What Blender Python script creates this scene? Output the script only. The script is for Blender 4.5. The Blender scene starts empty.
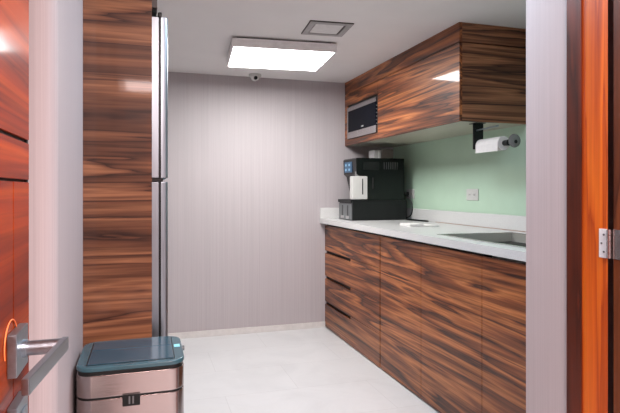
import bpy, bmesh, math, random
from mathutils import Vector, Matrix

S = bpy.context.scene
COL = S.collection
R = math.radians
random.seed(4)

# ------------------------------------------------------------------ camera, world, lights, exposure
CAM_Z = 1.22
cd = bpy.data.cameras.new('camera')
cam = bpy.data.objects.new('camera', cd)
COL.objects.link(cam)
cam.location = (0, 0, CAM_Z)
cam.rotation_euler = (R(90), 0, R(-17.2))
cd.sensor_width = 36.0
cd.lens = 36.0 * 532 / 620
cd.shift_y = -16.5 / 620
cd.clip_start = 0.02
S.camera = cam

W = bpy.data.worlds.new('world')
S.world = W
W.use_nodes = True
W.node_tree.nodes['Background'].inputs['Color'].default_value = (1.0, 0.86, 0.8, 1)
W.node_tree.nodes['Background'].inputs['Strength'].default_value = 0.05

def area_light(name, loc, size, power, color, rot=(0, 0, 0), size_y=None):
    ld = bpy.data.lights.new(name, 'AREA')
    ld.shape = 'RECTANGLE'
    ld.size = size
    ld.size_y = size_y or size
    ld.energy = power
    ld.color = color
    o = bpy.data.objects.new(name, ld)
    COL.objects.link(o)
    o.location = loc
    o.rotation_euler = rot
    return o

# the corridor's own ceiling lamps, behind the photographer
area_light('corridor_lamp_light', (0.60, -0.55, 2.36), 0.6, 68, (1.0, 0.77, 0.74))
area_light('corridor_lamp_light', (0.1, -2.3, 2.36), 0.6, 24, (1.0, 0.78, 0.75))
# a second kitchen ceiling lamp just inside the entrance, above the frame
area_light('entrance_lamp_light', (0.72, 1.80, 2.17), 0.45, 11, (0.74, 0.87, 1.0))
LAMP_STRENGTH = 17.0

S.view_settings.view_transform = 'Standard'
S.view_settings.look = 'None'
S.view_settings.gamma = 1.0
S.view_settings.exposure = 1.0
S.view_settings.use_curve_mapping = False

# ------------------------------------------------------------------ materials
def new_mat(name):
    m = bpy.data.materials.new(name)
    m.use_nodes = True
    nt = m.node_tree
    return m, nt, nt.nodes['Principled BSDF']

def setp(b, **kw):
    names = dict(color='Base Color', rough='Roughness', metal='Metallic', spec='Specular IOR Level',
                 coat='Coat Weight', coat_rough='Coat Roughness', emit='Emission Color', strength='Emission Strength',
                 trans='Transmission Weight', alpha='Alpha', aniso='Anisotropic', ior='IOR')
    for k, v in kw.items():
        if k in ('color', 'emit') and len(v) == 3:
            v = (*v, 1)
        b.inputs[names[k]].default_value = v

def mapping(nt, scale, src='pos', rot=(0, 0, 0), loc=(0, 0, 0)):
    if src == 'pos':
        g = nt.nodes.new('ShaderNodeNewGeometry'); out = g.outputs['Position']
    else:
        g = nt.nodes.new('ShaderNodeTexCoord'); out = g.outputs['Object']
    mp = nt.nodes.new('ShaderNodeMapping')
    mp.inputs['Scale'].default_value = scale
    mp.inputs['Rotation'].default_value = rot
    mp.inputs['Location'].default_value = loc
    nt.links.new(out, mp.inputs['Vector'])
    return mp.outputs['Vector']

def noise(nt, vec, scale, detail=4, rough=0.5, dist=0.0):
    n = nt.nodes.new('ShaderNodeTexNoise')
    n.inputs['Scale'].default_value = scale
    n.inputs['Detail'].default_value = detail
    n.inputs['Roughness'].default_value = rough
    n.inputs['Distortion'].default_value = dist
    nt.links.new(vec, n.inputs['Vector'])
    return n.outputs['Fac']

def ramp(nt, fac, stops):
    r = nt.nodes.new('ShaderNodeValToRGB')
    e = r.color_ramp.elements
    while len(e) < len(stops):
        e.new(0.5)
    for el, (p, c) in zip(e, stops):
        el.position = p
        el.color = (*c, 1)
    nt.links.new(fac, r.inputs['Fac'])
    return r.outputs['Color']

def mix(nt, a, b, fac, mode='MIX'):
    m = nt.nodes.new('ShaderNodeMix')
    m.data_type = 'RGBA'
    m.blend_type = mode
    if isinstance(fac, (int, float)):
        m.inputs[0].default_value = fac
    else:
        nt.links.new(fac, m.inputs[0])
    for sock, v in ((m.inputs[6], a), (m.inputs[7], b)):
        if isinstance(v, tuple):
            sock.default_value = (*v, 1)
        else:
            nt.links.new(v, sock)
    return m.outputs[2]

def math_node(nt, op, a, b):
    m = nt.nodes.new('ShaderNodeMath'); m.operation = op
    for i, v in enumerate((a, b)):
        if isinstance(v, (int, float)):
            m.inputs[i].default_value = v
        else:
            nt.links.new(v, m.inputs[i])
    return m.outputs[0]

def bump(nt, b, h, strength, dist=0.002):
    n = nt.nodes.new('ShaderNodeBump')
    n.inputs['Strength'].default_value = strength
    n.inputs['Distance'].default_value = dist
    nt.links.new(h, n.inputs['Height'])
    nt.links.new(n.outputs['Normal'], b.inputs['Normal'])

def plain(name, color, rough=0.5, metal=0.0, var=0.06, scale=30, **kw):
    """a plain surface with a faint procedural mottling"""
    m, nt, b = new_mat(name)
    v = mapping(nt, (1, 1, 1), 'obj')
    f = noise(nt, v, scale, 3)
    lo = tuple(c * (1 - var) for c in color)
    hi = tuple(min(1, c * (1 + var)) for c in color)
    nt.links.new(ramp(nt, f, [(0.3, lo), (0.7, hi)]), b.inputs['Base Color'])
    setp(b, rough=rough, metal=metal, **kw)
    return m

def wood(name, axis, dark, mid, light, vein=1.0, gloss=0.05, offset=0.0, coat=0.4, tilt=0.0, coat_ior=1.45, spec=0.25):
    """figured veneer: long wavy bands along one axis, dark veins, fine streaks"""
    m, nt, b = new_mat(name)
    long_, short = 0.36, 5.8
    sc = {'x': (long_, short, short), 'y': (short, long_, short), 'z': (short, short, long_)}[axis]
    rot = {'x': (0, R(tilt), 0), 'y': (R(tilt), 0, 0), 'z': (0, 0, 0)}[axis]
    v = mapping(nt, sc, rot=rot, loc=(offset, offset * 1.7, offset * 0.6))
    n1 = noise(nt, v, 1.1, 5, 0.50, 0.5)
    # veins: contour lines of a slow stretched noise
    k = math_node(nt, 'MULTIPLY', n1, 7.5)
    saw = math_node(nt, 'FRACT', k, 0.0)
    v2 = mapping(nt, tuple(s * (2.2 if s < 1 else 9) for s in sc), rot=rot)
    n2 = noise(nt, v2, 1.6, 6, 0.65, 0.3)
    n3 = noise(nt, v, 0.55, 2, 0.5, 0.4)
    base = ramp(nt, saw, [(0.0, dark), (0.10, tuple(0.55 * a + 0.45 * c for a, c in zip(dark, mid))), (0.38, mid),
                          (0.72, light), (0.93, mid), (1.0, tuple(0.7 * a + 0.3 * c for a, c in zip(dark, mid)))])
    streak = ramp(nt, n2, [(0.34, (0.42, 0.38, 0.36)), (0.58, (1.18, 1.15, 1.12))])
    broad = ramp(nt, n3, [(0.35, (0.6, 0.57, 0.56)), (0.65, (1.15, 1.1, 1.05))])
    c = mix(nt, base, streak, 0.95 * vein, 'MULTIPLY')
    c = mix(nt, c, broad, 0.7, 'MULTIPLY')
    nt.links.new(c, b.inputs['Base Color'])
    setp(b, rough=0.45, spec=spec, coat=coat, coat_rough=gloss)
    b.inputs['Coat IOR'].default_value = coat_ior
    return m

def wallpaper(name, color):
    m, nt, b = new_mat(name)
    v = mapping(nt, (260, 260, 1.2))
    f = noise(nt, v, 1.0, 3, 0.6)
    v2 = mapping(nt, (60, 60, 0.5))
    f2 = noise(nt, v2, 1.0, 3, 0.6)
    a = math_node(nt, 'ADD', math_node(nt, 'MULTIPLY', f, 0.75), math_node(nt, 'MULTIPLY', f2, 0.25))
    c = ramp(nt, a, [(0.32, tuple(x * 0.92 for x in color)), (0.68, tuple(min(1, x * 1.06) for x in color))])
    nt.links.new(c, b.inputs['Base Color'])
    setp(b, rough=0.62, spec=0.35)
    bump(nt, b, f, 0.12)
    return m

def floor_mat():
    m, nt, b = new_mat('pale_floor_tile')
    v = mapping(nt, (1, 1, 1))
    f = noise(nt, v, 2.2, 6, 0.6, 1.5)
    c = ramp(nt, f, [(0.3, (0.55, 0.56, 0.565)), (0.55, (0.605, 0.615, 0.62)), (0.75, (0.58, 0.585, 0.585))])
    br = nt.nodes.new('ShaderNodeTexBrick')
    br.offset = 0.5
    br.inputs['Scale'].default_value = 1.0
    br.inputs['Mortar Size'].default_value = 0.0015
    br.inputs['Brick Width'].default_value = 0.9
    br.inputs['Row Height'].default_value = 0.45
    br.inputs['Color1'].default_value = (1, 1, 1, 1)
    br.inputs['Color2'].default_value = (0.97, 0.97, 0.97, 1)
    br.inputs['Mortar'].default_value = (0.80, 0.80, 0.79, 1)
    nt.links.new(v, br.inputs['Vector'])
    nt.links.new(mix(nt, c, br.outputs['Color'], 1.0, 'MULTIPLY'), b.inputs['Base Color'])
    setp(b, rough=0.28, spec=0.5)
    return m

def brushed(name, color, rough, axis=(1, 1, 60), var=0.12, metal=1.0):
    m, nt, b = new_mat(name)
    v = mapping(nt, axis, 'obj')
    f = noise(nt, v, 8, 3)
    c = ramp(nt, f, [(0.3, tuple(x * (1 - var) for x in color)), (0.7, tuple(min(1, x * (1 + var)) for x in color))])
    nt.links.new(c, b.inputs['Base Color'])
    r = ramp(nt, f, [(0.3, (rough * 0.85,) * 3), (0.7, (rough * 1.15,) * 3)])
    nt.links.new(r, b.inputs['Roughness'])
    setp(b, metal=metal)
    return m

def emitter(name, color, strength):
    m, nt, b = new_mat(name)
    setp(b, color=(0.8, 0.8, 0.8) if strength > 5 else (0.03, 0.06, 0.1), emit=color, strength=strength, rough=0.5)
    return m

DK, MD, LT = (0.030, 0.011, 0.007), (0.195, 0.060, 0.021), (0.41, 0.152, 0.051)
M = {
    'wood_y': wood('walnut_veneer_long', 'y', DK, MD, LT, tilt=3),
    'wood_x': wood('walnut_veneer_across', 'x', DK, (0.165, 0.068, 0.034), (0.32, 0.148, 0.074), offset=3.3, vein=0.75),
    'door': wood('red_lacquered_wood', 'y', (0.12, 0.011, 0.0008), (0.22, 0.026, 0.0012), (0.31, 0.048, 0.002), vein=0.6, gloss=0.10, offset=1.2, coat=0.28, coat_ior=1.22, spec=0.02),
    'jamb': wood('orange_lacquered_wood', 'z', (0.42, 0.060, 0.004), (0.66, 0.130, 0.008), (0.74, 0.175, 0.013), vein=0.35, gloss=0.2, offset=2.0, coat=0.3),
    'stop': wood('dark_red_wood', 'z', (0.055, 0.010, 0.003), (0.11, 0.019, 0.005), (0.17, 0.026, 0.006), vein=0.5, gloss=0.25, offset=5.0, coat=0.2),
    'leaf': wood('brown_lacquered_wood', 'z', (0.05, 0.012, 0.004), (0.11, 0.030, 0.008), (0.15, 0.042, 0.011), vein=0.5, gloss=0.2, offset=7.0, coat=0.2),
    'paper': wallpaper('mauve_grey_wallpaper', (0.42, 0.385, 0.395)),
    'green': plain('sage_green_paint', (0.42, 0.57, 0.44), 0.55, var=0.02, scale=8),
    'ceil': plain('white_ceiling_paint', (0.74, 0.72, 0.715), 0.7, var=0.015, scale=5),
    'floor': floor_mat(),
    'skirting': plain('grey_white_skirting', (0.60, 0.58, 0.56), 0.4),
    'counter': plain('white_quartz', (0.60, 0.60, 0.59), 0.22, var=0.04, scale=160),
    'joint': plain('brown_sealant', (0.30, 0.19, 0.14), 0.6),
    'steel': brushed('brushed_steel', (0.62, 0.60, 0.60), 0.24, (40, 40, 1)),
    'basin': brushed('satin_basin_steel', (0.55, 0.55, 0.50), 0.4, (20, 20, 20), 0.05, metal=0.6),
    'bin_steel': brushed('bin_steel', (0.42, 0.375, 0.365), 0.2, (2, 2, 60), 0.05),
    'satin': brushed('satin_nickel', (0.30, 0.35, 0.39), 0.34, (30, 4, 30), 0.06),
    'fridge': brushed('fridge_steel', (0.30, 0.35, 0.39), 0.38, (30, 30, 1), 0.02),
    'dark_gap': plain('black_shadow_gap', (0.010, 0.009, 0.009), 0.7),
    'plinth': plain('dark_plinth', (0.055, 0.045, 0.040), 0.5),
    'black': plain('black_plastic', (0.006, 0.0075, 0.0075), 0.4, spec=0.3),
    'black2': plain('black_gloss_plastic', (0.004, 0.0055, 0.0055), 0.2, spec=0.3),
    'grey_plastic': plain('grey_plastic', (0.11, 0.12, 0.125), 0.3),
    'slot_grey': plain('slot_grey', (0.035, 0.037, 0.037), 0.4),
    'brown_plastic': plain('brown_smoked_plastic', (0.15, 0.125, 0.115), 0.2),
    'glass_black': plain('black_oven_glass', (0.004, 0.005, 0.009), 0.10, spec=0.04),
    'white_plastic': plain('white_plastic', (0.52, 0.52, 0.50), 0.35, var=0.02),
    'tissue': plain('white_paper', (0.66, 0.645, 0.63), 0.85, var=0.03, scale=60),
    'screen': emitter('blue_screen', (0.05, 0.25, 0.55), 0.07),
    'icon': emitter('pale_blue_icon', (0.45, 0.75, 1.0), 0.35),
    'lamp': emitter('lamp_diffuser', (1.0, 0.985, 0.97), LAMP_STRENGTH),
    'lid': plain('teal_black_plastic', (0.035, 0.095, 0.120), 0.22, var=0.15, scale=12),
    'lid_panel': brushed('dark_teal_panel', (0.022, 0.068, 0.098), 0.16, (2, 50, 2), 0.25, metal=0.0),
    'aqua': plain('aqua_sticker', (0.25, 0.62, 0.68), 0.5),
    'zinc': brushed('zinc_plate', (0.80, 0.83, 0.85), 0.5, (20, 20, 20), 0.06, metal=0.35),
    'cord': plain('orange_cord', (0.85, 0.20, 0.05), 0.6),
    'vent_grey': plain('grey_vent_plastic', (0.33, 0.32, 0.32), 0.5),
    'vent_pale': plain('pale_vent_panel', (0.62, 0.61, 0.60), 0.35),
    'milky': plain('milky_plastic', (0.62, 0.62, 0.61), 0.2),
    'underside': plain('beige_laminate', (0.36, 0.35, 0.28), 0.45),
    'smoked': plain('smoked_plastic', (0.16, 0.165, 0.16), 0.12, var=0.08),
    'lamp_frame': plain('lamp_frame_white', (0.78, 0.76, 0.75), 0.45),
}

# ------------------------------------------------------------------ mesh helpers
class MB:
    def __init__(self):
        self.bm = bmesh.new()

    def _merge(self, tmp):
        me = bpy.data.meshes.new('tmp')
        tmp.to_mesh(me); tmp.free()
        self.bm.from_mesh(me)
        bpy.data.meshes.remove(me)

    def box(self, x0, x1, y0, y1, z0, z1, bev=0.0, seg=2, mat=None):
        t = bmesh.new()
        bmesh.ops.create_cube(t, size=1)
        for v in t.verts:
            v.co = Vector(((x0 + x1) / 2 + v.co.x * (x1 - x0), (y0 + y1) / 2 + v.co.y * (y1 - y0), (z0 + z1) / 2 + v.co.z * (z1 - z0)))
        if bev:
            bmesh.ops.bevel(t, geom=t.edges[:], offset=bev, segments=seg, affect='EDGES', profile=0.5)
        if mat is not None:
            bmesh.ops.transform(t, matrix=mat, verts=t.verts[:])
        self._merge(t)
        return self

    def cyl(self, p0, p1, r0, r1=None, seg=24, caps=True):
        r1 = r0 if r1 is None else r1
        p0, p1 = Vector(p0), Vector(p1)
        d = p1 - p0
        t = bmesh.new()
        bmesh.ops.create_cone(t, cap_ends=caps, segments=seg, radius1=r0, radius2=r1, depth=d.length)
        q = d.to_track_quat('Z', 'Y').to_matrix().to_4x4()
        bmesh.ops.transform(t, matrix=Matrix.Translation((p0 + p1) / 2) @ q, verts=t.verts[:])
        self._merge(t)
        return self

    def prism(self, pts, z0, z1, axis='z', bev=0.0, seg=2):
        """polygon extruded; axis z: pts are (x,y); y: pts are (x,z); x: pts are (y,z)"""
        t = bmesh.new()
        def P(a, b, h):
            return {'z': (a, b, h), 'y': (a, h, b), 'x': (h, a, b)}[axis]
        lo = [t.verts.new(P(a, b, z0)) for a, b in pts]
        hi = [t.verts.new(P(a, b, z1)) for a, b in pts]
        n = len(pts)
        t.faces.new(lo[::-1]); t.faces.new(hi)
        for i in range(n):
            t.faces.new((lo[i], lo[(i + 1) % n], hi[(i + 1) % n], hi[i]))
        bmesh.ops.recalc_face_normals(t, faces=t.faces[:])
        if bev:
            ed = [e for e in t.edges if len({round(P2, 6) for P2 in [{'z': v.co.z, 'y': v.co.y, 'x': v.co.x}[axis] for v in e.verts]}) == 1]
            bmesh.ops.bevel(t, geom=ed, offset=bev, segments=seg, affect='EDGES', profile=0.5)
        self._merge(t)
        return self

    def lathe(self, prof, centre, axis='z', seg=32):
        """profile of (radius, height) pairs spun around an axis"""
        t = bmesh.new()
        rings = []
        for r, h in prof:
            ring = []
            for i in range(seg):
                a = 2 * math.pi * i / seg
                c, s = r * math.cos(a), r * math.sin(a)
                p = {'z': (c, s, h), 'y': (c, h, s), 'x': (h, c, s)}[axis]
                ring.append(t.verts.new(Vector(p) + Vector(centre)))
            rings.append(ring)
        for a, b in zip(rings, rings[1:]):
            for i in range(seg):
                t.faces.new((a[i], a[(i + 1) % seg], b[(i + 1) % seg], b[i]))
        t.faces.new(rings[0]); t.faces.new(rings[-1][::-1])
        bmesh.ops.remove_doubles(t, verts=t.verts[:], dist=1e-6)
        bmesh.ops.recalc_face_normals(t, faces=t.faces[:])
        self._merge(t)
        return self

    def tube(self, pts, r, seg=10, closed=False):
        pts = [Vector(p) for p in pts]
        t = bmesh.new()
        rings = []
        n = len(pts)
        up = Vector((0.12, 0.31, 0.94)).normalized()
        for i, p in enumerate(pts):
            a = pts[(i - 1) % n] if (closed or i > 0) else p
            b = pts[(i + 1) % n] if (closed or i < n - 1) else p
            d = (b - a).normalized()
            u = d.cross(up)
            if u.length < 1e-3:
                u = d.cross(Vector((1, 0, 0)))
            u.normalize(); w = u.cross(d)
            rings.append([t.verts.new(p + (u * math.cos(2 * math.pi * k / seg) + w * math.sin(2 * math.pi * k / seg)) * r) for k in range(seg)])
        rng = range(n if closed else n - 1)
        for i in rng:
            a, b = rings[i], rings[(i + 1) % n]
            for k in range(seg):
                t.faces.new((a[k], a[(k + 1) % seg], b[(k + 1) % seg], b[k]))
        if not closed:
            t.faces.new(rings[0][::-1]); t.faces.new(rings[-1])
        bmesh.ops.recalc_face_normals(t, faces=t.faces[:])
        self._merge(t)
        return self

    def build(self, name, mat, parent=None, local=False, origin=None):
        """one linked mesh object; children are stored relative to their thing's base"""
        me = bpy.data.meshes.new(name)
        off = Vector((0, 0, 0))
        if parent is not None:
            off = Vector(parent.get('_base', (0, 0, 0))) if '_base' in parent else Vector((0, 0, 0))
        elif origin is not None:
            off = Vector(origin)
        if not local:
            bmesh.ops.translate(self.bm, vec=-off, verts=self.bm.verts[:])
        self.bm.to_mesh(me); self.bm.free()
        me.materials.append(mat)
        for p in me.polygons:
            p.use_smooth = True
        try:
            me.set_sharp_from_angle(angle=R(35))
        except Exception:
            pass
        o = bpy.data.objects.new(name, me)
        COL.objects.link(o)
        wn = o.modifiers.new('weighted_normals', 'WEIGHTED_NORMAL')
        wn.keep_sharp = True
        wn.weight = 90
        if parent is not None:
            o.parent = parent
            o['_base'] = tuple(off)
        elif not local:
            o.location = off
            o['_base'] = tuple(off)
        return o

def tag(o, label, cat, group=None):
    o['label'] = label
    o['category'] = cat
    if group:
        o['group'] = group
    return o

def thing(name, label, cat, loc, group=None, rz=0):
    o = bpy.data.objects.new(name, None)
    COL.objects.link(o)
    o.empty_display_size = 0.05
    o.location = loc
    o.rotation_euler = (0, 0, rz)
    o['_base'] = tuple(loc)
    return tag(o, label, cat, group)

def struct(o):
    o['kind'] = 'structure'
    return o

def B(*a, **k):
    return MB().box(*a, **k)

def rrect(x0, x1, y0, y1, r, n=8):
    pts = []
    for cx, cy, a0 in ((x1 - r, y1 - r, 0), (x0 + r, y1 - r, 90), (x0 + r, y0 + r, 180), (x1 - r, y0 + r, 270)):
        for i in range(n + 1):
            a = R(a0 + 90 * i / n)
            pts.append((cx + r * math.cos(a), cy + r * math.sin(a)))
    return pts

# ------------------------------------------------------------------ the room
YB, XR, XL, ZC = 4.49, 2.20, -0.70, 2.185
YF0, YF1 = 1.176, 1.344          # the entrance wall
XJ = 1.10                        # right side of the opening
struct(B(-1.5, 2.5, -3.2, YB + 0.1, -0.1, 0.0).build('floor', M['floor']))
struct(B(-0.8, 2.3, YF1, YB + 0.1, ZC, ZC + 0.1).build('ceiling', M['ceil']))
struct(B(-1.5, 2.5, -3.2, YF1, 2.45, 2.55).build('ceiling_corridor', M['ceil']))
struct(B(XL - 0.1, XR + 0.1, YB, YB + 0.1, 0, ZC).build('wall_back', M['paper']))
struct(B(XR, XR + 0.1, YF1, YB, 0, ZC).build('wall_right', M['green']))
struct(B(XL - 0.1, XL, 1.93, YB, 0, ZC).build('wall_left', M['paper']))
# wall to the left of the opening, with a softly rounded corner
r = 0.045
pts = [(-1.5, 1.93), (-1.5, 1.36)] + [(-0.20 - r + r * math.sin(R(a)), 1.36 + r - r * math.cos(R(a))) for a in range(0, 91, 10)] + [(-0.20, 1.93)]
struct(MB().prism(pts, 0, 2.45).build('wall_entrance_left', M['paper']))
struct(B(XJ, 2.5, YF0, YF1, 0, 2.45).build('wall_entrance_right', M['paper']))
struct(B(-0.9, XJ, YF0, YF1, 2.10, 2.45).build('wall_entrance_top', M['paper']))
struct(B(-1.6, -1.5, -3.2, 1.93, 0, 2.45).build('wall_corridor_left', M['paper']))
struct(B(2.5, 2.6, -3.2, YF1, 0, 2.45).build('wall_corridor_right', M['paper']))
struct(B(-1.6, 2.6, -3.3, -3.2, 0, 2.45).build('wall_corridor_back', M['paper']))
struct(B(XL, 1.56, YB - 0.012, YB, 0, 0.050, bev=0.002).build('baseboard_back', M['skirting']))

# door frame on the right of the opening
jamb = struct(MB().prism([(XJ, 1.046), (XJ + 0.024, 1.078), (XJ + 0.024, YF0), (XJ, YF0)], 0, 2.14).build('trim_1', M['jamb']))
st = struct(B(XJ - 0.004, XJ + 0.02, 1.127, YF0 + 0.002, 0, 2.10, bev=0.001).build('trim_2', M['stop']))  # stop strip, coloured darker and redder than the jamb
struct(B(-0.2, XJ - 0.004, 1.046, YF0, 2.10, 2.14, bev=0.002).build('trim_3', M['jamb']))

# the door folded right back against the corridor wall, and its hinge
d2 = struct(B(XJ + 0.004, 1.98, 0.985, 1.034, 0.008, 2.09, bev=0.002).build('door_2', M['leaf']))
hz0, hz1 = 1.050, 1.1225
h = struct(B(XJ - 0.002, XJ, 1.0475, 1.0715, hz0, hz1, bev=0.0006).build('hinge_plate', M['zinc'], jamb))
s = MB()
for z, y in ((hz0 + 0.015, 1.056), (hz0 + 0.036, 1.063), (hz0 + 0.058, 1.056)):
    s.cyl((XJ - 0.0032, y, z), (XJ - 0.001, y, z), 0.0026, seg=14)
s.build('screw', M['grey_plastic'], h)
k = MB()
for i in range(5):
    k.cyl((XJ - 0.003, 1.040, hz0 + i * 0.0145 + 0.0006), (XJ - 0.003, 1.040, hz0 + (i + 1) * 0.0145 - 0.0006), 0.0055, seg=16)
k.build('hinge_knuckle', M['steel'], jamb)
B(XJ + 0.002, XJ + 0.0045, 0.990, 1.033, hz0, hz1, bev=0.0006).build('hinge_plate', M['steel'], d2)

# ------------------------------------------------------------------ the near door leaf on the left, with its lever
XD, YE = -0.14, 0.745
YV, Z1, Z2 = 0.662, 1.278, 1.2295
g = 0.0028
dl = MB()
dl.box(XD - 0.045, XD - 0.004, -0.30, YE, 0.008, 2.09)
dl.box(XD - 0.004, XD - 0.0006, YE - 0.006, YE - 0.0006, 1.22, 1.29)
core = struct(dl.build('door_1', M['dark_gap']))
B(XD - 0.004, XD, -0.30, YE, Z1 + 0.0045, 2.09, bev=0.0008).build('door_panel', M['door'], core)
B(XD - 0.004, XD, -0.30, YE, Z2 + 0.0032, Z1, bev=0.0008).build('door_panel', M['door'], core)
B(XD - 0.004, XD, YV + 0.0016, YE, 0.008, Z2, bev=0.0008).build('door_panel', M['door'], core)
B(XD - 0.004, XD, -0.30, YV - 0.0016, 0.008, Z2, bev=0.0008).build('door_panel', M['door'], core)

LZ, LY = 1.043, 0.662
rose = B(XD, XD + 0.010, LY - 0.031, LY + 0.026, LZ - 0.023, LZ + 0.023, bev=0.0012).build('handle_rose', M['satin'], core)
lv = MB()
lv.cyl((XD + 0.010, LY, LZ), (XD + 0.014, LY, LZ), 0.0100, seg=28)
lv.cyl((XD + 0.014, LY, LZ), (XD + 0.050, LY, LZ), 0.0082, seg=28)
mt = Matrix.Translation((XD + 0.051, LY, LZ)) @ Matrix.Rotation(R(-6), 4, 'Z')
lv.box(-0.0035, 0.0035, -0.132, 0.009, -0.0078, 0.0078, bev=0.0012, mat=mt)
lv.build('lever', M['satin'], core)
kr = B(XD, XD + 0.010, LY - 0.031, LY + 0.026, LZ - 0.101, LZ - 0.055, bev=0.0012).build('lock_rose', M['satin'], core)
B(XD + 0.010, XD + 0.0125, LY - 0.012, LY + 0.012, LZ - 0.090, LZ - 0.066, bev=0.001).build('thumb_turn', M['satin'], kr)
# orange cord loop tucked behind the handle's rose
pts = []
for i in range(25):
    a = R(-8 + 210 * i / 24)
    pts.append((XD + 0.0012, LY - 0.016 + 0.029 * math.cos(a), LZ + 0.010 + 0.026 * math.sin(a)))
tag(MB().tube(pts, 0.0007, 8).build('cord_loop', M['cord'], origin=(XD + 0.0012, LY - 0.016, LZ)),
    'thin orange cord loop tucked behind the steel door handle', 'cord')

# unseen dark door and trim added behind the camera for the bin's reflections
d3 = struct(B(-0.62, 0.02, -3.2, -3.165, 0.005, 2.06, bev=0.002).build('added_reflection_door', M['leaf']))
struct(B(-0.70, -0.62, -3.2, -3.155, 0, 2.14, bev=0.002).build('added_reflection_trim_left', M['jamb']))
struct(B(0.02, 0.10, -3.2, -3.155, 0, 2.14, bev=0.002).build('added_reflection_trim_right', M['jamb']))

# ------------------------------------------------------------------ fridge niche
YP = 1.93
tag(B(-0.20, 0.022, YP, YP + 0.018, 0, ZC, bev=0.0008).build('fridge_panel', M['wood_x'], origin=(-0.09, YP + 0.009, 0)),
    'tall striped walnut side panel between the entrance wall and the fridge', 'panel')

fr = thing('refrigerator', 'stainless steel two door fridge standing behind the tall walnut panel', 'fridge', (-0.28, 2.28, 0))
FY0, FY1 = YP + 0.022, 2.62
B(-0.66, 0.016, FY0 + 0.006, FY1, 0.03, 1.815, bev=0.006).build('body', M['grey_plastic'], fr)
for nm, z0, z1 in (('freezer_door', 1.262, 1.832), ('lower_door', 0.06, 1.249)):
    # door outline in plan: flat side, rubber groove, rounded front
    prof = [(0.053, FY0), (0.067, FY0 + 0.001), (0.074, FY0 + 0.006), (0.077, FY0 + 0.016), (0.077, FY1 - 0.016), (0.074, FY1 - 0.006), (0.067, FY1 - 0.001), (0.053, FY1)]
    d = MB().prism(prof, z0, z1, bev=0.003).build(nm, M['fridge'], fr)
    B(0.020, 0.0455, FY0, FY1, z0 + 0.001, z1 - 0.001, bev=0.002).build('door_liner', M['fridge'], d)
    B(0.0455, 0.053, FY0 + 0.006, FY1 - 0.006, z0 + 0.002, z1 - 0.002).build('gasket', M['black'], d)
B(0.020, 0.060, FY0 + 0.002, FY1 - 0.01, 1.2495, 1.2615).build('hinge_strip', M['black'], fr)
B(0.042, 0.056, FY0 + 0.004, FY0 + 0.07, 1.832, 1.850, bev=0.003).build('hinge_cover', M['black'], fr)
for x in (-0.6, -0.02):
    for y in (FY0 + 0.06, FY1 - 0.06):
        MB().cyl((x, y, 0), (x, y, 0.032), 0.02).build('foot', M['black'], fr)

oc = thing('overhead_cabinet', 'dark edged cabinet above the fridge behind the walnut panel', 'cabinet', (-0.28, 2.28, 1.862))
B(-0.66, 0.018, YP + 0.020, 2.62, 1.862, ZC - 0.002, bev=0.001).build('body', M['plinth'], oc)
B(0.018, 0.040, YP + 0.020, 2.62, 1.862, ZC - 0.002, bev=0.001).build('door', M['plinth'], oc)

# ------------------------------------------------------------------ bin
bx0, bx1, by0, by1 = -0.187, 0.111, 1.60, 1.875
bn = thing('trash_can', 'rectangular stainless steel trash can with a dark teal lid', 'trash can', ((bx0 + bx1) / 2, (by0 + by1) / 2, 0))
MB().prism(rrect(bx0 + 0.006, bx1 - 0.006, by0 + 0.006, by1 - 0.006, 0.042), 0, 0.02).build('base', M['black'], bn)
MB().prism(rrect(bx0, bx1, by0, by1, 0.045), 0.02, 0.631, bev=0.003).build('body', M['bin_steel'], bn)
MB().prism(rrect(bx0 + 0.004, bx1 - 0.004, by0 + 0.004, by1 - 0.004, 0.042), 0.631, 0.636).build('seam', M['black'], bn)
MB().prism(rrect(bx0, bx1, by0, by1, 0.045), 0.636, 0.699, bev=0.003).build('upper_band', M['bin_steel'], bn)
MB().prism(rrect(bx0 + 0.003, bx1 - 0.003, by0 + 0.003, by1 - 0.003, 0.043), 0.699, 0.709).build('rim', M['black'], bn)
ld = MB().prism(rrect(bx0 - 0.001, bx1 + 0.001, by0 - 0.001, by1 + 0.001, 0.046), 0.709, 0.723, bev=0.004, seg=3).build('lid', M['lid'], bn)
px0, px1, py0, py1 = bx0 + 0.030, bx1 - 0.030, by0 + 0.022, by1 - 0.022
pm = (py0 + py1) / 2 + 0.02
B(px0 - 0.003, px1 + 0.003, py0 - 0.003, py1 + 0.003, 0.721, 0.7237).build('lid_recess', M['black'], ld)
B(px0, px1, py0, pm - 0.002, 0.721, 0.7258, bev=0.0012).build('lid_flap', M['lid_panel'], ld)
B(px0, px1, pm + 0.002, py1, 0.721, 0.7258, bev=0.0012).build('lid_flap', M['lid_panel'], ld)
B(bx1 - 0.024, bx1 - 0.006, 1.735, 1.765, 0.7222, 0.7238).build('sticker', M['aqua'], ld)
MB().cyl((bx1 - 0.001, 1.745, 0.715), (bx1 + 0.008, 1.745, 0.715), 0.008, seg=20).build('side_button', M['grey_plastic'], ld)
lt = B(-0.062, -0.014, by0 - 0.008, by0 + 0.002, 0.607, 0.640, bev=0.002).build('latch', M['black'], bn)
for x in (-0.043, -0.033):
    B(x - 0.0022, x + 0.0022, by0 - 0.0095, by0 - 0.007, 0.614, 0.635).build('latch_slot', M['grey_plastic'], lt)

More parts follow.
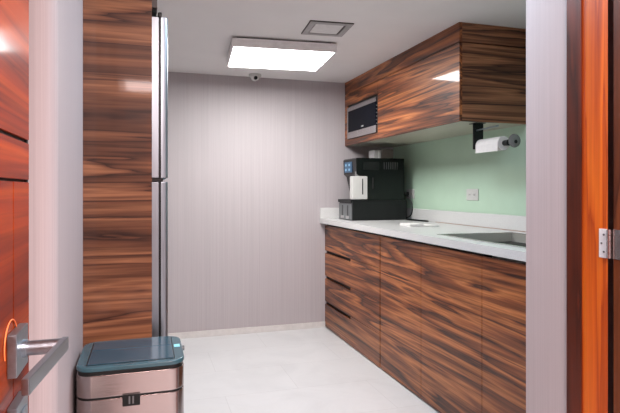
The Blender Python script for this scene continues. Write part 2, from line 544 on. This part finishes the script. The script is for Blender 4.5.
# ------------------------------------------------------------------ base cabinets
XF = 1.529
CT0, CT1 = 0.928, 0.968
YD, YS, YN = 3.324, 2.175, 1.36
def carcass(root, y0, y1):
    B(XF + 0.020, XR - 0.005, y0 + 0.001, y1 - 0.001, 0.036, 0.918).build('body', M['dark_gap'], root)
    B(XF + 0.05, XR - 0.02, y0 + 0.001, y1 - 0.001, 0, 0.036).build('plinth', M['plinth'], root)

dc = thing('drawer_unit', 'walnut base unit with slotted drawers below the coffee machine', 'cabinet', ((XF + XR) / 2, (YD + YB) / 2, 0))
carcass(dc, YD, YB - 0.002)
zs = [(0.010, 0.234), (0.2365, 0.459), (0.4615, 0.684), (0.6865, 0.905)]
def drawer_front(z0, z1, slot):
    """slab whose top edge is cut down at the far end to make a finger slot"""
    ya, yb, ys = YD + 0.006, YB - 0.004, 3.87
    if slot:
        pts = [(ya, z0), (yb, z0), (yb, z1 - 0.026), (ys + 0.01, z1 - 0.026), (ys, z1 - 0.018), (ys, z1), (ya, z1)]
    else:
        pts = [(ya, z0), (yb, z0), (yb, z1), (ya, z1)]
    return MB().prism(pts, XF, XF + 0.019, axis='x')
drawer_front(*zs[0], True).build('drawer', M['wood_y'], dc)
drawer_front(*zs[1], True).build('drawer', M['wood_y'], dc)
drawer_front(*zs[2], True).build('drawer', M['wood_y'], dc)
drawer_front(*zs[3], False).build('drawer', M['wood_y'], dc)

bc = thing('base_cabinet', 'long walnut two door base cabinet in the middle of the counter run', 'cabinet', ((XF + XR) / 2, (YD + YS) / 2, 0), 'walnut base cabinets')
carcass(bc, YS, YD)
B(XF, XF + 0.019, 2.7625, YD - 0.006, 0.010, 0.905, bev=0.0006).build('door', M['wood_y'], bc)
B(XF, XF + 0.019, YS + 0.002, 2.7585, 0.010, 0.905, bev=0.0006).build('door', M['wood_y'], bc)
sc = thing('base_cabinet', 'walnut base cabinet under the sink beside the entrance wall', 'cabinet', ((XF + XR) / 2, (YN + YS) / 2, 0), 'walnut base cabinets')
B(XF + 0.020, XR - 0.005, YN + 0.001, YS - 0.001, 0.036, 0.70).build('body', M['dark_gap'], sc)
B(XF + 0.05, XR - 0.02, YN + 0.001, YS - 0.001, 0, 0.036).build('plinth', M['plinth'], sc)
B(XF, XF + 0.019, 1.592, YS - 0.002, 0.010, 0.905, bev=0.0006).build('door', M['wood_y'], sc)
B(XF, XF + 0.019, YN, 1.589, 0.010, 0.905, bev=0.0006).build('filler_panel', M['wood_y'], sc)

# worktop with a cut-out for the sink
XC = 1.478
sx0, sx1, sy0, sy1 = 1.585, 2.06, 1.80, 2.645
ct = thing('countertop', 'long white stone worktop with upstand along the green wall', 'countertop', ((XC + XR) / 2, (YB + YN) / 2, CT0))
t = MB()
t.box(XC, XR - 0.001, sy1, YB - 0.001, CT0, CT1)
t.box(XC, XR - 0.001, YN, sy0, CT0, CT1)
t.box(XC, sx0, sy0, sy1, CT0, CT1)
t.box(sx1, XR - 0.001, sy0, sy1, CT0, CT1)
bmesh.ops.remove_doubles(t.bm, verts=t.bm.verts[:], dist=1e-5)
t.build('slab', M['counter'], ct)
B(XR - 0.020, XR - 0.001, YN, YB - 0.001, CT1, 1.062, bev=0.002).build('upstand', M['counter'], ct)
B(XC + 0.002, XR - 0.021, YB - 0.020, YB - 0.001, CT1, 1.062, bev=0.002).build('upstand', M['counter'], ct)
B(XR - 0.0235, XR - 0.020, YN, 3.7, CT1, CT1 + 0.0035).build('sealant', M['joint'], ct)

sk = thing('sink', 'stainless steel sink set into the white worktop beside the entrance wall', 'sink', ((sx0 + sx1) / 2, (sy0 + sy1) / 2, 0.76))
rim = MB()
a, w = 0.001, 0.014
for q in ((sx0 - w, sx1 + w, sy0 - w, sy0 + 0.004), (sx0 - w, sx1 + w, sy1 - 0.004, sy1 + w), (sx0 - w, sx0 + 0.004, sy0, sy1), (sx1 - 0.004, sx1 + w, sy0, sy1)):
    rim.box(*q, CT1, CT1 + 0.003)
rim.build('rim', M['steel'], sk)
bw = MB()
bw.box(sx0 + 0.001, sx0 + 0.004, sy0 + 0.001, sy1 - 0.001, 0.765, CT1 + 0.001)
bw.box(sx1 - 0.004, sx1 - 0.001, sy0 + 0.001, sy1 - 0.001, 0.765, CT1 + 0.001)
bw.box(sx0 + 0.001, sx1 - 0.001, sy0 + 0.001, sy0 + 0.004, 0.765, CT1 + 0.001)
bw.box(sx0 + 0.001, sx1 - 0.001, sy1 - 0.004, sy1 - 0.001, 0.765, CT1 + 0.001)
bw.box(sx0 + 0.001, sx1 - 0.001, sy0 + 0.001, sy1 - 0.001, 0.762, 0.765)
bw.build('basin', M['basin'], sk)
MB().lathe([(0.0, 0.0), (0.045, 0.0), (0.045, 0.003), (0.032, 0.001), (0.0, 0.001)], (1.82, 2.22, 0.765)).build('drain', M['steel'], sk)

# ------------------------------------------------------------------ wall cabinet with built-in microwave
XU, YU, ZU = 1.72, 2.66, 1.616
ZT = 2.070
uc = thing('wall_cabinet', 'long glossy walnut wall cabinet over the worktop up to the ceiling', 'cabinet', ((XU + XR) / 2, (YU + YB) / 2, ZU))
MY0, MY1, MZ0, MZ1 = 3.785, 4.425, 1.666, 1.966
b = MB()
b.box(XU + 0.020, XR - 0.001, YU + 0.019, MY0 - 0.001, ZU + 0.016, ZC - 0.001)
b.box(XU + 0.020, XR - 0.001, MY0 - 0.001, YB - 0.001, MZ1 + 0.002, ZC - 0.001)
b.box(XU + 0.020, XR - 0.001, MY0 - 0.001, YB - 0.001, ZU + 0.016, MZ0 - 0.002)
b.box(XU + 0.020, XR - 0.001, MY1 + 0.002, YB - 0.001, MZ0 - 0.002, MZ1 + 0.002)
b.build('body', M['dark_gap'], uc)
B(XU + 0.0195, XR - 0.001, YU + 0.0185, YB - 0.001, ZU, ZU + 0.016).build('bottom_panel', M['underside'], uc)
B(XU, XU + 0.019, YU, YB - 0.001, ZT + 0.0025, ZC - 0.001, bev=0.0006).build('top_filler', M['wood_y'], uc)
B(XU, XU + 0.019, YU, MY0 - 0.003, ZU, ZT - 0.0025, bev=0.0006).build('door', M['wood_y'], uc)
f = MB()
f.box(XU, XU + 0.019, MY0 - 0.0015, YB - 0.001, MZ1 + 0.003, ZT - 0.0025)
f.box(XU, XU + 0.019, MY0 - 0.0015, YB - 0.001, ZU, MZ0 - 0.003)
f.box(XU, XU + 0.019, MY1 + 0.003, YB - 0.001, MZ0 - 0.003, MZ1 + 0.003)
f.build('microwave_surround', M['wood_y'], uc)
B(XU + 0.019, XR - 0.001, YU, YU + 0.018, ZT + 0.0025, ZC - 0.001, bev=0.0006).build('side_filler', M['wood_x'], uc)
B(XU + 0.019, XR - 0.001, YU, YU + 0.018, ZU, ZT - 0.0025, bev=0.0006).build('side_panel', M['wood_x'], uc)

mw = thing('microwave', 'built-in steel and black glass microwave in the walnut wall cabinet', 'microwave', (XU + 0.2, (MY0 + MY1) / 2, MZ0))
B(XU + 0.006, XU + 0.38, MY0 + 0.002, MY1 - 0.002, MZ0, MZ1, bev=0.002).build('body', M['black'], mw)
B(XU - 0.006, XU + 0.006, MY0 + 0.022, MY1 - 0.004, MZ0 + 0.004, MZ0 + 0.062, bev=0.002).build('lower_trim', M['steel'], mw)
B(XU - 0.006, XU + 0.006, MY0 + 0.022, MY1 - 0.004, MZ1 - 0.055, MZ1 - 0.020, bev=0.002).build('upper_trim', M['steel'], mw)
gl = B(XU - 0.008, XU + 0.006, MY0 + 0.022, MY1 - 0.030, MZ0 + 0.062, MZ1 - 0.055, bev=0.002).build('door', M['glass_black'], mw)
B(XU - 0.006, XU + 0.006, MY1 - 0.030, MY1 - 0.004, MZ0 + 0.062, MZ1 - 0.055, bev=0.001).build('side_trim', M['steel'], mw)
lg = MB()
for i, y in enumerate((4.085, 4.070, 4.055)):
    lg.box(XU - 0.0086, XU - 0.0078, y - 0.005, y + 0.005, MZ0 + 0.078, MZ0 + 0.088)
lg.build('logo', M['white_plastic'], gl)
for i in range(6):
    B(XU - 0.0055, XU + 0.0065, MY0 + 0.008, MY0 + 0.016, MZ0 + 0.07 + i * 0.028, MZ0 + 0.078 + i * 0.028, bev=0.001).build('control_button', M['grey_plastic'], mw)

# paper towel holder under the cabinet end
XT, ZTW = 1.90, 1.480
th = thing('towel_holder', 'black paper towel holder fixed under the end of the wall cabinet', 'holder', (XT, 2.72, ZU - 0.15))
B(1.850, 1.918, 2.714, 2.722, ZTW - 0.02, ZU, bev=0.001).build('arm', M['black'], th)
B(1.850, 1.918, 2.690, 2.76, ZU - 0.004, ZU, bev=0.001).build('mounting_plate', M['black'], th)
MB().cyl((XT, 2.715, ZTW), (XT, 2.40, ZTW), 0.010, seg=18).cyl((XT, 2.497, ZTW), (XT, 2.455, ZTW), 0.015, 0.018, seg=22).build('spindle', M['black'], th)
MB().lathe([(0.0, -0.014), (0.024, -0.012), (0.035, -0.006), (0.037, 0.002), (0.033, 0.008), (0.016, 0.012), (0.0, 0.012)], (XT + 0.002, 2.415, ZTW + 0.006), 'y').build('end_knob', M['smoked'], th)
MB().cyl((1.872, 2.714, 1.572), (1.872, 2.53, 1.577), 0.0045, seg=12).cyl((1.872, 2.53, 1.577), (1.872, 2.515, 1.577), 0.006, seg=12).build('tear_bar', M['satin'], th)
tr = MB()
pr = 0.039
tr.lathe([(0.020, -0.210), (pr, -0.210), (pr, 0.0), (0.020, 0.0)], (XT, 2.710, ZTW), 'y', 40)
tr.prism([(XT - 0.0391, ZTW + 0.004), (XT - 0.0406, ZTW + 0.002), (XT - 0.041, ZTW - 0.044), (XT - 0.0395, ZTW - 0.044), (XT - 0.0389, ZTW - 0.004)], 2.502, 2.708, axis='y')
tag(tr.build('paper_towel_roll', M['tissue'], origin=(XT, 2.615, ZTW - 0.037)), 'white paper towel roll on the black holder under the wall cabinet', 'paper towel')

# ------------------------------------------------------------------ coffee machine
cx0, cx1, cy0, cy1 = 1.618, 2.115, 4.06, 4.37
Z0 = CT1
cm = thing('coffee_machine', 'large black automatic coffee machine at the far end of the worktop', 'coffee machine', ((cx0 + cx1) / 2, (cy0 + cy1) / 2, Z0))
B(cx0 + 0.004, cx1, cy0, cy1, Z0, Z0 + 0.168, bev=0.005).build('base', M['black'], cm)
xh = 1.655
up = [(1.735, Z0 + 0.168), (cx1 - 0.02, Z0 + 0.168), (cx1 - 0.02, Z0 + 0.518), (xh + 0.01, Z0 + 0.518), (xh, Z0 + 0.508), (xh + 0.006, Z0 + 0.385), (xh + 0.03, Z0 + 0.365), (1.725, Z0 + 0.20)]
ub = MB().prism(up, cy0 + 0.008, cy1 - 0.006, axis='y', bev=0.004).build('upper_body', M['black2'], cm)
for i in range(7):
    B(1.905 + i * 0.020, 1.913 + i * 0.020, cy0 + 0.0055, cy0 + 0.009, Z0 + 0.425, Z0 + 0.485).build('vent_slot', M['slot_grey'], ub)
B(1.800, 1.810, cy0 + 0.001, cy0 + 0.010, Z0 + 0.262, Z0 + 0.355, bev=0.002).build('grip', M['dark_gap'], ub)
B(1.72, 1.86, cy0 + 0.0055, cy0 + 0.009, Z0 + 0.42, Z0 + 0.485, bev=0.001).build('side_plate', M['black'], ub)
scn = B(xh - 0.004, xh + 0.004, cy0 + 0.10, cy0 + 0.262, Z0 + 0.400, Z0 + 0.490, bev=0.0015).build('screen', M['screen'], cm)
for y, z in ((0.13, 0.455), (0.21, 0.455), (0.13, 0.415), (0.21, 0.415)):
    B(xh - 0.0055, xh - 0.0038, cy0 + y, cy0 + y + 0.035, Z0 + z, Z0 + z + 0.018).build('screen_icon', M['icon'], scn)
B(1.690, 1.74, cy0 + 0.12, cy0 + 0.22, Z0 + 0.27, Z0 + 0.36, bev=0.006).build('spout', M['black2'], cm)
# drip tray let into the front of the base
dt = B(cx0 - 0.002, cx0 + 0.06, cy0 + 0.012, cy1 - 0.004, Z0 + 0.004, Z0 + 0.140, bev=0.003).build('drip_tray', M['grey_plastic'], cm)
B(cx0 - 0.010, cx0 + 0.10, cy0 + 0.006, cy1 - 0.002, Z0 + 0.146, Z0 + 0.174, bev=0.004).build('drip_grid', M['black'], dt)
for y in (0.085, 0.205):
    B(cx0 - 0.005, cx0, cy0 + y, cy0 + y + 0.022, Z0 + 0.03, Z0 + 0.125, bev=0.002).build('rib', M['slot_grey'], dt)
    B(cx0 - 0.007, cx0, cy0 + y - 0.018, cy0 + y + 0.040, Z0 + 0.010, Z0 + 0.036, bev=0.002).build('pad', M['vent_grey'], dt)
# milk container standing on the base
mk = B(1.618, 1.752, cy0 - 0.010, cy0 + 0.058, Z0 + 0.175, Z0 + 0.366, bev=0.008).build('milk_container', M['white_plastic'], cm)
B(1.702, 1.712, cy0 - 0.0115, cy0 - 0.006, Z0 + 0.215, Z0 + 0.345, bev=0.002).build('level_window', M['black'], mk)
B(1.660, 1.692, cy0 + 0.01, cy0 + 0.05, Z0 + 0.366, Z0 + 0.410, bev=0.005).build('milk_spout', M['smoked'], mk)
# bean hoppers on top
hp = B(1.842, 1.906, cy0 + 0.06, cy0 + 0.18, Z0 + 0.512, Z0 + 0.590, bev=0.004).build('bean_hopper', M['vent_grey'], cm)
B(1.878, 1.890, cy0 + 0.0585, cy0 + 0.07, Z0 + 0.519, Z0 + 0.586).build('divider', M['milky'], hp)
B(1.909, 2.018, cy0 + 0.06, cy0 + 0.18, Z0 + 0.512, Z0 + 0.598, bev=0.004).build('bean_hopper', M['brown_plastic'], cm)

# ------------------------------------------------------------------ sockets and leads
def outlet(y, z, label, loc):
    o = thing('power_outlet', label, 'outlet', (XR, y, z), 'white wall outlets')
    p = B(XR - 0.007, XR - 0.0002, y - 0.070, y + 0.070, z - 0.040, z + 0.040, bev=0.003).build('cover_plate', M['white_plastic'], o)
    for s in (-1, 1):
        q = B(XR - 0.009, XR - 0.006, y + s * 0.026 - 0.018, y + s * 0.026 + 0.018, z - 0.017, z + 0.017, bev=0.0015).build('receptacle', M['white_plastic'], o)
        k = MB()
        k.box(XR - 0.0095, XR - 0.0088, y + s * 0.026 - 0.008, y + s * 0.026 - 0.005, z - 0.006, z + 0.006)
        k.box(XR - 0.0095, XR - 0.0088, y + s * 0.026 + 0.005, y + s * 0.026 + 0.008, z - 0.006, z + 0.006)
        k.build('socket_slot', M['black'], q)
    return o
outlet(3.235, 1.187, 'white wall outlet with nothing plugged in, alone on the green wall', None)
outlet(4.150, 1.187, 'white wall outlet beside the coffee machine with a black plug in it', None)

pts = []
ctrl = [(2.145, 4.172, 1.185), (2.128, 4.150, 1.182), (2.128, 4.060, 1.168), (2.130, 4.010, 1.12), (2.130, 3.990, 1.06), (2.132, 4.020, 1.01), (2.128, 4.08, 0.985), (2.122, 4.13, 0.9735)]
def smooth(c, n=8):
    out = []
    P = [Vector(p) for p in c]
    P = [P[0]] + P + [P[-1]]
    for i in range(1, len(P) - 2):
        p0, p1, p2, p3 = P[i - 1:i + 3]
        for j in range(n):
            t = j / n
            out.append(0.5 * ((2 * p1) + (p2 - p0) * t + (2 * p0 - 5 * p1 + 4 * p2 - p3) * t * t + (3 * p1 - p0 - 3 * p2 + p3) * t ** 3))
    out.append(P[-2])
    return out
ctrl += [(2.135, 4.05, 0.9735), (2.140, 3.90, 0.9735), (2.150, 3.80, 0.9735), (2.135, 3.74, 0.9735), (2.108, 3.76, 0.9735), (2.095, 3.90, 0.9735), (2.085, 4.03, 0.9735)]
pcd = MB().tube(smooth(ctrl), 0.0048, 10).build('power_cord', M['black'], cm)
B(XR - 0.060, XR - 0.0097, 4.160, 4.192, 1.172, 1.204, bev=0.006).build('plug', M['black'], pcd)

# papers on the worktop
mp_ = Matrix.Translation((1.842, 3.36, CT1)) @ Matrix.Rotation(R(-3), 4, 'Z')
tag(MB().box(-0.105, 0.110, -0.09, 0.09, 0.0, 0.006, bev=0.001, mat=mp_).build('paper_sheets', M['tissue'], origin=(1.825, 3.36, CT1)),
    'thin white paper sheets lying flat on the worktop', 'paper')
tag(MB().box(-0.107, 0.0, -0.085, 0.085, 0.0062, 0.016, bev=0.002, mat=mp_).build('napkin_stack', M['tissue'], origin=(1.77, 3.36, CT1 + 0.0062)),
    'small folded white napkin stack on top of the paper sheets', 'napkins')

# ------------------------------------------------------------------ on the ceiling
def local_thing(name, label, cat, loc, rz):
    o = thing(name, label, cat, loc, None, rz)
    return o
lp = local_thing('ceiling_lamp', 'square white ceiling lamp panel lit in the middle of the kitchen', 'lamp', (0.879, 3.575, ZC), R(-4.7))
hx, hy = 0.338, 0.286
f = MB()
zt, zb = -0.012, -0.067
fw = 0.012
f.box(-hx, hx, -hy, -hy + fw, zb, zt); f.box(-hx, hx, hy - fw, hy, zb, zt)
f.box(-hx, -hx + fw, -hy + fw, hy - fw, zb, zt); f.box(hx - fw, hx, -hy + fw, hy - fw, zb, zt)
f.box(-hx + fw, hx - fw, -hy + fw, hy - fw, zt - 0.003, zt)
f.build('frame', M['lamp_frame'], lp, local=True)
MB().box(-hx + 0.03, hx - 0.03, -hy + 0.03, hy - 0.03, zt, -0.0005).build('mounting_base', M['grey_plastic'], lp, local=True)
MB().box(-hx + fw, hx - fw, -hy + fw, hy - fw, zb + 0.001, zb + 0.006).build('diffuser', M['lamp'], lp, local=True)

vt = local_thing('ceiling_vent', 'small square grey framed vent in the ceiling beside the lamp', 'vent', (1.035, 3.004, ZC), R(-4.7))
q = 0.127
f = MB()
for (i0, i1, z) in ((q, q - 0.034, -0.008),):
    f.box(-i0, i0, -i0, -i1, z, 0); f.box(-i0, i0, i1, i0, z, 0)
    f.box(-i0, -i1, -i1, i1, z, 0); f.box(i1, i0, -i1, i1, z, 0)
f.build('frame', M['vent_grey'], vt, local=True)
f = MB()
for i0, i1 in ((q + 0.003, q), ):
    f.box(-i0, i0, -i0, -i1, -0.006, 0); f.box(-i0, i0, i1, i0, -0.006, 0)
    f.box(-i0, -i1, -i1, i1, -0.006, 0); f.box(i1, i0, -i1, i1, -0.006, 0)
f.build('outer_edge', M['plinth'], vt, local=True)
q2 = q - 0.034
MB().box(-q2, q2, -q2, q2, -0.002, 0).build('shadow_gap', M['plinth'], vt, local=True)
MB().box(-q2 + 0.005, q2 - 0.012, -q2 + 0.005, q2 - 0.008, -0.007, -0.002, bev=0.001).build('panel', M['vent_pale'], vt, local=True)

dm = thing('dome_camera', 'small white dome camera on the ceiling near the back wall', 'camera', (0.875, 4.38, ZC))
MB().lathe([(0.0, 0.0), (0.052, 0.0), (0.052, -0.014), (0.046, -0.020), (0.0, -0.020)], (0.875, 4.38, ZC)).build('base', M['white_plastic'], dm)
MB().lathe([(0.038, -0.019), (0.037, -0.030), (0.031, -0.042), (0.020, -0.051), (0.008, -0.055), (0.0, -0.0555)], (0.875, 4.38, ZC)).build('dome', M['milky'], dm)
MB().lathe([(0.0, -0.018), (0.015, -0.018), (0.015, 0.0), (0.0, 0.0)], (0.873, 4.352, ZC - 0.036), 'y', 20).build('lens', M['black'], dm)

for o in bpy.data.objects:
    if '_base' in o:
        del o['_base']
